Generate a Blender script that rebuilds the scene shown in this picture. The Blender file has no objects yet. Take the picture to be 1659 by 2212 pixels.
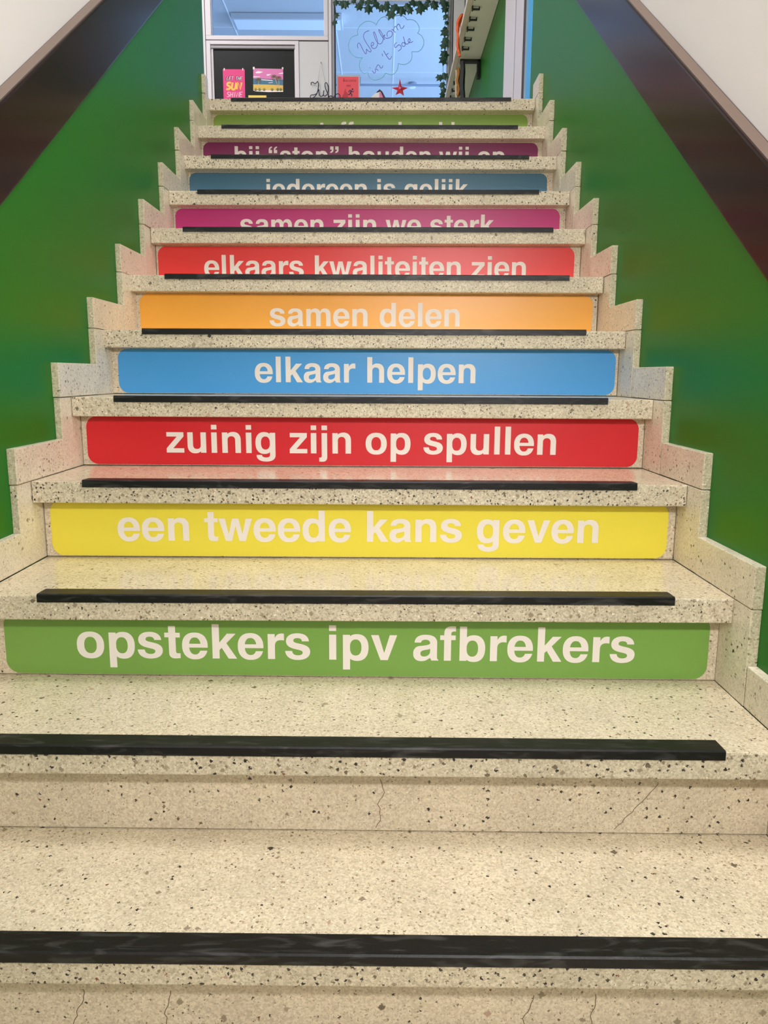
import bpy, bmesh, math, random
from mathutils import Vector, Matrix
from mathutils.geometry import tessellate_polygon
random.seed(7)
SC = bpy.context.scene
COL = SC.collection

# ------------------------------------------------------------------ camera
IMG_W, IMG_H, FPX = 1659, 2212, 1661.0
CAM_P = Vector((0.02308, -1.38704, 0.41000))
PITCH, YAW, ROLL = 0.177112, 0.003119, 0.004578
_f = Vector((math.sin(YAW)*math.cos(PITCH), math.cos(YAW)*math.cos(PITCH), -math.sin(PITCH)))
_r0 = Vector((math.cos(YAW), -math.sin(YAW), 0)); _u0 = _r0.cross(_f)
_r = _r0*math.cos(ROLL) + _u0*math.sin(ROLL); _u = _u0*math.cos(ROLL) - _r0*math.sin(ROLL)
cam_data = bpy.data.cameras.new('camera'); cam = bpy.data.objects.new('camera', cam_data); COL.objects.link(cam)
cam_data.sensor_fit = 'VERTICAL'; cam_data.sensor_height = 24.0; cam_data.lens = 24.0*FPX/IMG_H
cam_data.clip_start = 0.02; cam_data.clip_end = 100
cam.matrix_world = Matrix(((_r.x, _u.x, -_f.x, CAM_P.x), (_r.y, _u.y, -_f.y, CAM_P.y), (_r.z, _u.z, -_f.z, CAM_P.z), (0, 0, 0, 1)))
SC.camera = cam

# ------------------------------------------------------------------ light and exposure
SC.view_settings.view_transform = 'Standard'; SC.view_settings.look = 'None'
SC.view_settings.exposure = 0.09; SC.view_settings.gamma = 1.0; SC.view_settings.use_curve_mapping = False
world = bpy.data.worlds.new('world'); SC.world = world; world.use_nodes = True
bg = world.node_tree.nodes['Background']
bg.inputs[0].default_value = (0.98, 0.98, 1.0, 1); bg.inputs[1].default_value = 0.12

def area(name, loc, target, sx, sy, power, color):
    l = bpy.data.lights.new(name, 'AREA'); l.shape = 'RECTANGLE'; l.size = sx; l.size_y = sy
    l.energy = power; l.color = color
    o = bpy.data.objects.new(name, l); COL.objects.link(o); o.location = loc
    o.rotation_euler = (Vector(target)-Vector(loc)).to_track_quat('-Z', 'Y').to_euler()
    return o
area('hall_lamp', (0.46, -1.66, 0.97), (-0.1, 0.6, 0.25), 0.42, 0.10, 22, (1.0, 0.965, 0.945))
area('hall_daylight', (0.95, -8.0, 2.30), (0, 0.5, 0.3), 1.9, 0.45, 50, (1.0, 0.97, 0.95))
area('stair_lamp', (0.42, -0.7, 3.9), (-0.15, -0.1, 0.0), 0.4, 1.8, 76, (1.0, 0.98, 0.98))
area('corridor_lamp', (-2.05, 3.6, 4.5), (-1.6, 3.6, 0.0), 0.2, 2.0, 82, (0.98, 0.97, 1.0))
area('classroom_window', (4.3, 8.6, 3.1), (0.0, 8.6, 3.6), 3.6, 2.4, 245, (0.36, 0.60, 1.0))

# ------------------------------------------------------------------ helpers
def at(px, py, Y):
    """point of the vertical plane y = Y seen at a pixel of the photograph"""
    d = _f*FPX + _r*(px-IMG_W/2) - _u*(py-IMG_H/2)
    return CAM_P + d*((Y-CAM_P.y)/d.y)
def at_x(px, py, X):
    d = _f*FPX + _r*(px-IMG_W/2) - _u*(py-IMG_H/2)
    return CAM_P + d*((X-CAM_P.x)/d.x)
def at_z(px, py, Z):
    d = _f*FPX + _r*(px-IMG_W/2) - _u*(py-IMG_H/2)
    return CAM_P + d*((Z-CAM_P.z)/d.z)

class MB:
    def __init__(s): s.v = []; s.f = []; s.m = []
    def face(s, pts, mi=0):
        n = len(s.v); s.v += [tuple(p) for p in pts]; s.f.append(tuple(range(n, n+len(pts)))); s.m.append(mi)
    def box(s, x0, x1, y0, y1, z0, z1, mi=0, zs=None):
        """zs: function x -> dz that shears the box"""
        zs = zs or (lambda x: 0.0)
        n = len(s.v)
        for z in (z0, z1):
            for y in (y0, y1):
                for x in (x0, x1): s.v.append((x, y, z+zs(x)))
        for q in ((0,2,3,1),(4,5,7,6),(0,1,5,4),(2,6,7,3),(0,4,6,2),(1,3,7,5)):
            s.f.append(tuple(n+i for i in q)); s.m.append(mi)
    def prism(s, poly, axis, a, b, mi=0):
        """poly in the other two axes, extruded along axis from a to b"""
        def P(u, w, t): return {'x': (t, u, w), 'y': (u, t, w), 'z': (u, w, t)}[axis]
        n = len(s.v); k = len(poly)
        s.v += [P(u, w, a) for u, w in poly] + [P(u, w, b) for u, w in poly]
        for t in tessellate_polygon([[Vector((u, w, 0)) for u, w in poly]]):
            s.f.append(tuple(n+i for i in t)); s.m.append(mi)
            s.f.append(tuple(n+k+i for i in reversed(t))); s.m.append(mi)
        for i in range(k):
            j = (i+1) % k; s.f.append((n+i, n+j, n+k+j, n+k+i)); s.m.append(mi)
    def tube(s, pts, r, n=6, mi=0, flat=None, smooth=3):
        """swept round wire through pts; flat = (axis index, factor) squashes the section"""
        pts = [Vector(p) for p in pts]
        if smooth and len(pts) > 2:
            q = []
            for i in range(len(pts)-1):
                p0 = pts[max(i-1, 0)]; p1 = pts[i]; p2 = pts[i+1]; p3 = pts[min(i+2, len(pts)-1)]
                for j in range(smooth):
                    t = j/smooth
                    q.append(0.5*((2*p1)+(p2-p0)*t+(2*p0-5*p1+4*p2-p3)*t*t+(3*p1-p0-3*p2+p3)*t**3))
            q.append(pts[-1]); pts = q
        base = len(s.v); prev = None
        for i, p in enumerate(pts):
            d = (pts[min(i+1, len(pts)-1)]-pts[max(i-1, 0)])
            d = d.normalized() if d.length > 1e-9 else Vector((0, 0, 1))
            if prev is None:
                a = d.cross(Vector((0, 1, 0)))
                if a.length < 0.1: a = d.cross(Vector((1, 0, 0)))
            else:
                a = prev - d*prev.dot(d)
            a.normalize(); prev = a; b = d.cross(a)
            for k in range(n):
                o = (a*math.cos(2*math.pi*k/n) + b*math.sin(2*math.pi*k/n))*r
                if flat: o[flat[0]] *= flat[1]
                s.v.append(tuple(p+o))
        for i in range(len(pts)-1):
            for k in range(n):
                A = base+i*n+k; B = base+i*n+(k+1) % n
                s.f.append((A, B, B+n, A+n)); s.m.append(mi)
        s.f.append(tuple(base+k for k in reversed(range(n)))); s.m.append(mi)
        e = base+(len(pts)-1)*n; s.f.append(tuple(e+k for k in range(n))); s.m.append(mi)
    def poly(s, loops, to3d, mi=0):
        """filled planar polygon, loops[0] outer, others holes"""
        n = len(s.v); flatp = [p for l in loops for p in l]
        s.v += [tuple(to3d(*p)) for p in flatp]
        for t in tessellate_polygon([[Vector((p[0], p[1], 0)) for p in l] for l in loops]):
            a, b, c = [flatp[i] for i in t]
            if (b[0]-a[0])*(c[1]-a[1])-(b[1]-a[1])*(c[0]-a[0]) < 0: t = (t[0], t[2], t[1])
            s.f.append(tuple(n+i for i in t)); s.m.append(mi)
    def build(s, name, mats, parent=None, bevel=0, seg=2, smooth=False, weld=True, origin=None, front=None):
        me = bpy.data.meshes.new(name); me.from_pydata(s.v, [], s.f)
        mats = mats if isinstance(mats, (list, tuple)) else [mats]
        for m in mats: me.materials.append(m)
        for p, mi in zip(me.polygons, s.m): p.material_index = mi
        bm = bmesh.new(); bm.from_mesh(me)
        if weld: bmesh.ops.remove_doubles(bm, verts=bm.verts, dist=1e-6)
        bmesh.ops.recalc_face_normals(bm, faces=bm.faces)
        if bevel:
            ed = [e for e in bm.edges if len(e.link_faces) == 2 and e.calc_face_angle(0) > 0.5 and (front is None or all(abs(v.co.y-front) < 1e-4 for v in e.verts))]
            bmesh.ops.bevel(bm, geom=ed, offset=bevel, segments=seg, affect='EDGES', clamp_overlap=True, profile=0.6)
        bm.to_mesh(me); bm.free()
        o = bpy.data.objects.new(name, me); COL.objects.link(o)
        base = Vector((0, 0, 0))
        if origin is not None:
            base = Vector(origin); me.transform(Matrix.Translation(-base))
        if parent is not None:
            o.parent = parent; o.location = base - world_loc(parent)
        else: o.location = base
        if smooth:
            for p in me.polygons: p.use_smooth = True
        return o
def world_loc(o):
    l = Vector(o.location)
    return l + world_loc(o.parent) if o.parent else l
def tag(o, label=None, cat=None, group=None, kind=None):
    if label: o['label'] = label
    if cat: o['category'] = cat
    if group: o['group'] = group
    if kind: o['kind'] = kind
    return o
def thing(name, loc, label=None, cat=None, group=None, kind=None):
    o = bpy.data.objects.new(name, None); o.empty_display_size = 0.05; COL.objects.link(o); o.location = loc
    return tag(o, label, cat, group, kind)

# ------------------------------------------------------------------ materials
def srgb(r, g, b):
    return tuple((c/12.92 if c <= 0.04045 else ((c+0.055)/1.055)**2.4) for c in (r/255, g/255, b/255)) + (1.0,)
def new_mat(name):
    m = bpy.data.materials.new(name); m.use_nodes = True
    nt = m.node_tree; return m, nt, nt.nodes, nt.links, nt.nodes['Principled BSDF']
def mat(name, col, rough=0.5, metal=0.0, spec=0.5, bump=0.0, bscale=200, var=0.0, vscale=6, emit=None):
    m, nt, N, L, b = new_mat(name)
    b.inputs['Base Color'].default_value = col; b.inputs['Roughness'].default_value = rough
    b.inputs['Metallic'].default_value = metal; b.inputs['Specular IOR Level'].default_value = spec
    geo = N.new('ShaderNodeNewGeometry')
    if var:
        no = N.new('ShaderNodeTexNoise'); no.inputs['Scale'].default_value = vscale; no.inputs['Detail'].default_value = 4
        L.new(geo.outputs['Position'], no.inputs['Vector'])
        hs = N.new('ShaderNodeHueSaturation'); hs.inputs['Color'].default_value = col
        mr = N.new('ShaderNodeMapRange'); mr.inputs[3].default_value = 1-var; mr.inputs[4].default_value = 1+var
        L.new(no.outputs[0], mr.inputs[0]); L.new(mr.outputs[0], hs.inputs['Value']); L.new(hs.outputs[0], b.inputs['Base Color'])
    if bump:
        nb = N.new('ShaderNodeTexNoise'); nb.inputs['Scale'].default_value = bscale; nb.inputs['Detail'].default_value = 2
        L.new(geo.outputs['Position'], nb.inputs['Vector'])
        bp = N.new('ShaderNodeBump'); bp.inputs['Strength'].default_value = bump; bp.inputs['Distance'].default_value = 0.002
        L.new(nb.outputs[0], bp.inputs['Height']); L.new(bp.outputs[0], b.inputs['Normal'])
    if emit:
        b.inputs['Emission Color'].default_value = emit[0]; b.inputs['Emission Strength'].default_value = emit[1]
    return m
def terrazzo(name, base, amount=1.0, rough=0.22, big=1.0, var=0.10, dark=1.0):
    m, nt, N, L, b = new_mat(name)
    geo = N.new('ShaderNodeNewGeometry')
    nz = N.new('ShaderNodeTexNoise'); nz.inputs['Scale'].default_value = 260; nz.inputs['Detail'].default_value = 3; nz.inputs['Roughness'].default_value = 0.65
    L.new(geo.outputs['Position'], nz.inputs['Vector'])
    wob = N.new('ShaderNodeVectorMath'); wob.operation = 'MULTIPLY_ADD'; wob.inputs[1].default_value = (0.0085,)*3
    L.new(nz.outputs['Color'], wob.inputs[0]); L.new(geo.outputs['Position'], wob.inputs[2])
    def vor(scale, metric='EUCLIDEAN'):
        v = N.new('ShaderNodeTexVoronoi'); v.inputs['Scale'].default_value = scale; v.inputs['Randomness'].default_value = 1; v.distance = metric
        L.new(wob.outputs[0], v.inputs['Vector'])
        sp = N.new('ShaderNodeSeparateColor'); L.new(v.outputs['Color'], sp.inputs[0]); return v, sp
    def math_(op, a, bb):
        n = N.new('ShaderNodeMath'); n.operation = op
        for i, x in enumerate((a, bb)):
            if isinstance(x, (int, float)): n.inputs[i].default_value = x
            else: L.new(x, n.inputs[i])
        return n.outputs[0]
    def mix(f, a, c, blend='MIX'):
        n = N.new('ShaderNodeMix'); n.data_type = 'RGBA'; n.blend_type = blend
        for s, x in ((n.inputs[0], f), (n.inputs[6], a), (n.inputs[7], c)):
            if isinstance(x, (int, float)): s.default_value = x
            elif isinstance(x, tuple): s.default_value = x
            else: L.new(x, s)
        return n.outputs[2]
    def ramp(src, stops, const=True):
        r = N.new('ShaderNodeValToRGB'); r.color_ramp.interpolation = 'CONSTANT' if const else 'LINEAR'
        e = r.color_ramp.elements
        while len(e) < len(stops): e.new(0.5)
        for el, (p, c) in zip(e, stops): el.position = p; el.color = c
        L.new(src, r.inputs[0]); return r.outputs[0]
    # fine marble grit
    v1, s1 = vor(330)
    col = mix(0.46*min(1, amount), base, ramp(s1.outputs[0], [(0, srgb(150, 135, 108)), (0.12, srgb(196, 180, 148)), (0.45, srgb(222, 208, 178)), (0.72, srgb(238, 226, 200)), (0.93, srgb(170, 152, 124))]))
    # cloudy unevenness
    n2 = N.new('ShaderNodeTexNoise'); n2.inputs['Scale'].default_value = 9; n2.inputs['Detail'].default_value = 5
    L.new(geo.outputs['Position'], n2.inputs['Vector'])
    mr = N.new('ShaderNodeMapRange'); mr.inputs[1].default_value = 0.3; mr.inputs[2].default_value = 0.7
    mr.inputs[3].default_value = 1-var; mr.inputs[4].default_value = 1+var*0.6
    L.new(n2.outputs[0], mr.inputs[0])
    hs = N.new('ShaderNodeHueSaturation'); L.new(col, hs.inputs['Color']); L.new(mr.outputs[0], hs.inputs['Value']); col = hs.outputs[0]
    # medium stone chips
    def chips(scale, share, size, stops, col, metric='MANHATTAN'):
        v, s = vor(scale, metric)
        on = math_('LESS_THAN', s.outputs[0], share)
        rad = math_('MULTIPLY', math_('ADD', s.outputs[1], 0.35), size)
        inside = math_('LESS_THAN', v.outputs['Distance'], rad)
        return mix(math_('MULTIPLY', on, inside), col, ramp(s.outputs[2], stops))
    col = chips(210, 0.50*min(1.3, amount), 0.52, [(0, srgb(186, 172, 144)), (0.35, srgb(166, 150, 122)), (0.62, srgb(204, 182, 154)), (0.75, srgb(146, 130, 104)), (0.9, srgb(236, 226, 204))], col)
    col = chips(130, 0.17*amount*dark, 0.40, [(0, srgb(62, 56, 46)), (0.22, srgb(40, 36, 30)), (0.42, srgb(108, 94, 72)), (0.62, srgb(140, 124, 100)), (0.86, srgb(26, 24, 22)), (0.975, srgb(122, 70, 46))], col)
    col = chips(66, 0.10*amount*big, 0.38, [(0, srgb(150, 136, 112)), (0.4, srgb(166, 150, 126)), (0.66, srgb(112, 100, 80)), (0.84, srgb(182, 152, 130)), (0.94, srgb(52, 48, 42))], col)
    L.new(col, b.inputs['Base Color'])
    b.inputs['Roughness'].default_value = rough; b.inputs['Specular IOR Level'].default_value = 0.5
    bp = N.new('ShaderNodeBump'); bp.inputs['Strength'].default_value = 0.06; bp.inputs['Distance'].default_value = 0.001
    L.new(nz.outputs[0], bp.inputs['Height']); L.new(bp.outputs[0], b.inputs['Normal'])
    return m

STONE = srgb(216, 204, 178)
M = {}
M['tread'] = terrazzo('terrazzo_polished', STONE, 0.9, 0.20, 0.6)
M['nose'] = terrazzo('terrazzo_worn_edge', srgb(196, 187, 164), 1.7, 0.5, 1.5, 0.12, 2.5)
M['riser'] = terrazzo('terrazzo_riser', srgb(218, 204, 180), 0.85, 0.35, 1.0)
M['skirt'] = terrazzo('terrazzo_skirting', srgb(238, 229, 210), 0.75, 0.28, 0.5, 0.10, 0.55)
M['skirt_front_shade'] = terrazzo('terrazzo_skirting_front_shade', srgb(176, 172, 142), 0.9, 0.55, 0.5)  # front ends coloured darker and greenish, standing in for shade and reflected green
M['crack'] = mat('crack_dark', srgb(116, 98, 76), 0.9)
def wall_paint(name, col, rough, bump):
    return mat(name, col, rough, 0, 0.27, bump, 90, 0.04, 1.6)
M['green'] = wall_paint('green_gloss_paint', srgb(23, 112, 22), 0.40, 0.05)
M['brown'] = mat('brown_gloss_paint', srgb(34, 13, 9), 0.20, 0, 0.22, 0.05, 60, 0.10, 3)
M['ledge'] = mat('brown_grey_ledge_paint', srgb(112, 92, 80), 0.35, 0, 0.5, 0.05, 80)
M['white_wall'] = mat('white_plaster', srgb(234, 231, 228), 0.7, 0, 0.3, 0.15, 40, 0.03, 2)
M['rubber'] = mat('black_rubber', srgb(12, 12, 11), 0.42, 0, 0.35, 0.15, 400, 0.35, 30)
def scuffed(m, col):
    nt = m.node_tree; N, L = nt.nodes, nt.links; b = N['Principled BSDF']; geo = N.new('ShaderNodeNewGeometry')
    mp = N.new('ShaderNodeMapping'); mp.inputs['Scale'].default_value = (9, 40, 40); L.new(geo.outputs['Position'], mp.inputs['Vector'])
    no = N.new('ShaderNodeTexNoise'); no.inputs['Scale'].default_value = 1.6; no.inputs['Detail'].default_value = 7; no.inputs['Distortion'].default_value = 1.2
    L.new(mp.outputs[0], no.inputs['Vector'])
    mr = N.new('ShaderNodeMapRange'); mr.inputs[1].default_value = 0.52; mr.inputs[2].default_value = 0.80; mr.inputs[4].default_value = 0.8; L.new(no.outputs[0], mr.inputs[0])
    mx = N.new('ShaderNodeMix'); mx.data_type = 'RGBA'; mx.inputs[7].default_value = col
    src = b.inputs['Base Color'].links[0].from_socket; L.new(mr.outputs[0], mx.inputs[0]); L.new(src, mx.inputs[6]); L.new(mx.outputs[2], b.inputs['Base Color'])
scuffed(M['rubber'], srgb(74, 74, 72))
M['letter'] = mat('white_vinyl', srgb(240, 232, 224), 0.45, 0, 0.4)
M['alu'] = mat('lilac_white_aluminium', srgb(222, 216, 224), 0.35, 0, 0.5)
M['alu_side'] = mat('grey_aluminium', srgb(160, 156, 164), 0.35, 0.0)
M['gasket'] = mat('dark_gasket', srgb(48, 44, 56), 0.6)
M['panel'] = mat('pale_grey_panel', srgb(208, 208, 212), 0.5)
M['black'] = mat('black_matt_metal', srgb(14, 14, 15), 0.45)
M['board'] = mat('blackboard', srgb(20, 22, 22), 0.35, 0, 0.25, 0.04, 300)
M['pink'] = mat('hot_pink_print', srgb(226, 50, 128), 0.4)
M['navy'] = mat('navy_print', srgb(36, 30, 66), 0.5)
M['yellow_print'] = mat('warm_yellow_print', srgb(250, 200, 90), 0.5)
M['white_print'] = mat('white_print', srgb(248, 236, 242), 0.5)
M['rose'] = mat('rose_print', srgb(232, 130, 178), 0.5)
M['note'] = mat('yellow_paper', srgb(244, 212, 120), 0.7)
M['sea'] = mat('sea_print', srgb(62, 112, 142), 0.5)
M['sky_pink'] = mat('pink_sky_print', srgb(222, 122, 182), 0.5)
M['sand'] = mat('sand_print', srgb(226, 186, 86), 0.5)
M['palm'] = mat('palm_print', srgb(94, 84, 50), 0.6)
M['bush'] = mat('bush_print', srgb(112, 116, 62), 0.6)
M['trunk'] = mat('trunk_print', srgb(204, 176, 146), 0.6)
M['pin'] = mat('white_tape', srgb(236, 232, 234), 0.4)
M['red_paper'] = mat('red_paper', srgb(236, 84, 96), 0.6)
M['red_dark'] = mat('dark_red_print', srgb(190, 52, 66), 0.6)
M['holder'] = mat('clear_grey_plastic', srgb(184, 184, 196), 0.25)
M['star'] = mat('red_felt', srgb(206, 52, 66), 0.8)
M['leaf'] = mat('ivy_leaf', srgb(44, 74, 58), 0.55, 0, 0.4, 0.2, 60, 0.25, 12)
M['stem'] = mat('ivy_stem', srgb(52, 62, 44), 0.7)
M['marker_blue'] = mat('blue_glass_marker', srgb(112, 110, 208), 0.5)
M['marker_teal'] = mat('teal_glass_marker', srgb(112, 184, 206), 0.5)
M['wire'] = mat('navy_wrapped_wire', srgb(22, 20, 54), 0.6)
M['string'] = mat('grey_string', srgb(132, 130, 132), 0.8)
M['wood_edge'] = mat('pale_wood_edge', srgb(214, 204, 190), 0.5, 0, 0.4, 0.2, 50, 0.06, 20)
M['shelf'] = mat('grey_laminate', srgb(232, 232, 222), 0.5)
M['orange'] = mat('orange_webbing', srgb(226, 92, 38), 0.8)
M['tan'] = mat('tan_webbing', srgb(176, 116, 52), 0.8)
M['cream_cloth'] = mat('cream_cloth', srgb(196, 184, 164), 0.85)
M['charcoal'] = mat('charcoal_nylon', srgb(42, 44, 52), 0.6, 0, 0.5, 0.4, 80)
M['door_blue'] = mat('bright_blue_paint', srgb(60, 176, 246), 0.4)
M['door_dim'] = mat('grey_blue_paint', srgb(140, 168, 186), 0.4)
M['class_ceiling'] = mat('classroom_ceiling', srgb(226, 226, 226), 0.8)
M['class_wall'] = mat('classroom_wall', srgb(226, 228, 232), 0.8)
M['glow_white'] = mat('white_added_glow', srgb(240, 244, 250), 0.4, emit=((0.42, 0.66, 1.0, 1), 0.25))  # white with a faint blue glow added, used on unlit parts too
M['landing'] = terrazzo('terrazzo_landing', STONE, 0.9, 0.22, 0.6)
M['hall_floor'] = terrazzo('terrazzo_hall', STONE, 0.9, 0.22, 0.6)
M['pipe'] = mat('grey_pipe', srgb(150, 160, 180), 0.4)
def glass():
    m, nt, N, L, b = new_mat('window_glass'); N.remove(b)
    t = N.new('ShaderNodeBsdfTransparent'); t.inputs[0].default_value = (0.94, 0.97, 0.98, 1)
    gl = N.new('ShaderNodeBsdfGlossy'); gl.inputs['Roughness'].default_value = 0.02
    lw = N.new('ShaderNodeLayerWeight'); lw.inputs[0].default_value = 0.5
    pw = N.new('ShaderNodeMath'); pw.operation = 'POWER'; pw.inputs[1].default_value = 5.0; L.new(lw.outputs['Facing'], pw.inputs[0])
    ma = N.new('ShaderNodeMath'); ma.operation = 'MULTIPLY_ADD'; ma.inputs[1].default_value = 0.95; ma.inputs[2].default_value = 0.045; L.new(pw.outputs[0], ma.inputs[0])
    mx = N.new('ShaderNodeMixShader'); L.new(ma.outputs[0], mx.inputs[0]); L.new(t.outputs[0], mx.inputs[1]); L.new(gl.outputs[0], mx.inputs[2])
    L.new(mx.outputs[0], N['Material Output'].inputs[0]); return m
M['glass'] = glass()

# ------------------------------------------------------------------ stair measurements (metres)
GO, RI, OV, TH = 0.24424, 0.175, 0.0528, 0.0467     # going, rise, nosing overhang, slab thickness
XL, XR = -0.7286, 0.6806                            # inner faces of the skirting
WL, WR = -0.7450, 0.6990                            # wall faces
DY = [0.0048, -0.0066, -0.0091, 0.0029, 0.0025, 0.0052, 0.0052, 0.0005, -0.0004, -0.0010, -0.0012, -0.0027]
ZL = [-0.3470, -0.1725, 0.0030, 0.1810, 0.3530, 0.5248, 0.6968, 0.8720, 1.0400, 1.2200, 1.3980, 1.5777]
ZR = [-0.3590, -0.1815, 0.0010, 0.1785, 0.3520, 0.5270, 0.6975, 0.8760, 1.0457, 1.2238, 1.4020, 1.5860]
NY = [(k-2)*GO+DY[k] for k in range(12)]            # y of each nosing
def zt(k, x=0.0):
    if k < 0: return -0.527
    return ZL[k] + (ZR[k]-ZL[k])*(x-XL)/(XR-XL)
def shear(k): return (lambda x: zt(k, x)) if k >= 0 else (lambda x: -0.527)
LAND = 1.579                                        # corridor floor level
PY = 5.70                                           # front of the glazed partition
SLOPE, B0, B1 = 0.7187, 0.5662, 0.7470              # painted band along the flight
CEIL = 4.575
FLOOR = -0.527

# ------------------------------------------------------------------ setting
def struct(name, mb, mats, parent=None, **kw):
    o = mb.build(name, mats, parent, **kw)
    if parent is None: tag(o, kind='structure')
    return o
b = MB(); b.box(-3.2, 3.2, -9.5, NY[0]+OV+0.04, FLOOR-0.1, FLOOR); struct('floor', b, M['hall_floor'])
b = MB(); b.box(-4.2, 0.74, NY[11]+0.30, PY+0.12, LAND-0.2, LAND); b.box(-4.2, WL-0.1, 2.19, NY[11]+0.30, LAND-0.2, LAND)
struct('floor', b, M['landing'])
Y0 = -1.8
def slope_wall(name, x_in, x_out, ledge_x, y_end):
    b = MB()
    zz = lambda y, c: c + SLOPE*y
    yb = (FLOOR-B0)/SLOPE
    b.prism([(yb, FLOOR), (y_end, FLOOR), (y_end, min(CEIL, zz(y_end, B0+0.01)))], 'x', x_in, x_out, 0)
    b.prism([(Y0, FLOOR), (yb-0.24, FLOOR), (y_end, zz(y_end, B1-0.02)), (y_end, CEIL), (Y0, CEIL)], 'x', ledge_x, x_out, 1)
    o = struct(name, b, [M['green'], M['white_wall']], weld=False)
    t = MB(); n = 0.004 if x_in > 0 else -0.004
    y0, y1 = yb-0.20, y_end
    t.prism([(y0, zz(y0, B0)), (y1, zz(y1, B0)), (y1, zz(y1, B1)), (y0, zz(y0, B1))], 'x', x_in-n, ledge_x+n*0.5, 0)
    return t
tl = slope_wall('wall_left', WL, -0.86, -0.778, 2.19)
tr = slope_wall('wall_right', WR, 0.84, 0.732, 2.44)
def band(name, t):
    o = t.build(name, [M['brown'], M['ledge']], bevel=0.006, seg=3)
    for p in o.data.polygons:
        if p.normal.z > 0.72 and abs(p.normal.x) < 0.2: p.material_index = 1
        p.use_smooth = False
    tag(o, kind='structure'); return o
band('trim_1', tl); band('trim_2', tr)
# lower hall walls and ceilings
b = MB(); b.box(-3.3, -0.778, Y0-0.1, Y0, FLOOR, CEIL); b.box(0.732, 3.3, Y0-0.1, Y0, FLOOR, CEIL); b.box(-0.778, 0.732, Y0-0.1, Y0, 2.75, CEIL)
struct('wall_hall', b, M['white_wall'], weld=False)
b = MB(); b.box(-4.3, 1.0, Y0-0.1, PY+0.12, CEIL, CEIL+0.1); b.box(-3.3, 3.3, -9.5, Y0-0.1, 2.75, 2.85)
struct('ceiling', b, M['white_wall'], weld=False)
b = MB(); b.box(-4.3, -0.86, 2.08, 2.19, FLOOR, CEIL); struct('wall_front', b, M['white_wall'])
b = MB(); b.box(-4.4, -4.2, 2.19, PY+0.1, LAND, CEIL); struct('wall_corridor', b, M['white_wall'])
b = MB(); b.box(0.724, 0.84, 3.31, PY+0.1, LAND, CEIL); b.box(WR, 0.84, 2.44, 3.33, 4.1, CEIL)
struct('wall_corridor', b, M['green'], weld=False)

# side door in the right corridor wall, seen edge on
d = thing('door_1', (0.72, 2.88, LAND), kind='structure')
def dbox(name, y0, y1, x0, m, z1=4.1):
    b = MB(); b.box(x0, 0.84, y0, y1, LAND, z1); return b.build(name, m, d, bevel=0.003)
dbox('door_edge', 2.445, 2.556, 0.6975, M['door_blue'])
dbox('door_stop', 2.558, 2.628, 0.7005, M['door_dim'])
dbox('dark_gap', 2.630, 2.716, 0.7040, M['gasket'])  # solid dark strip between stop and frame
dbox('door_frame', 2.718, 2.930, 0.7000, M['alu'])
dbox('frame_seal', 2.932, 2.962, 0.7040, M['gasket'])
dbox('door_frame', 2.964, 3.310, 0.7000, M['alu'])

# ------------------------------------------------------------------ steps, strips, signs
NAMES = ['lowest terrazzo step at the bottom edge of the photo',
 'terrazzo step with a bare cracked riser, just below the light green sign',
 'terrazzo step with the light green lettered sign on its riser',
 'terrazzo step with the yellow lettered sign on its riser',
 'terrazzo step with the red zuinig zijn op spullen sign on its riser',
 'terrazzo step with the sky blue lettered sign on its riser',
 'terrazzo step with the orange lettered sign on its riser',
 'terrazzo step with the red elkaars kwaliteiten zien sign on its riser',
 'terrazzo step with the magenta lettered sign on its riser',
 'terrazzo step with the slate blue lettered sign on its riser',
 'terrazzo step with the dark purple lettered sign on its riser',
 'topmost terrazzo step at the landing edge, olive green sign on its riser']
def crack(mb, pts, y, w=0.0012):
    for (x0, z0), (x1, z1) in zip(pts[:-1], pts[1:]):
        dx, dz = x1-x0, z1-z0; l = math.hypot(dx, dz); nx, nz = -dz/l*w/2, dx/l*w/2
        mb.face([(x0-nx, y, z0-nz), (x1-nx, y, z1-nz), (x1+nx, y, z1+nz), (x0+nx, y, z0+nz)], 1)
def px_path(pts, Y):
    out = []
    rnd = random.Random(3)
    P = [at(x, y, Y) for x, y in pts]
    for a, c in zip(P[:-1], P[1:]):
        for i in range(3):
            t = i/3; q = a.lerp(c, t); out.append((q.x+rnd.uniform(-.002, .002), q.z))
    out.append((P[-1].x, P[-1].z)); return out
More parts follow.
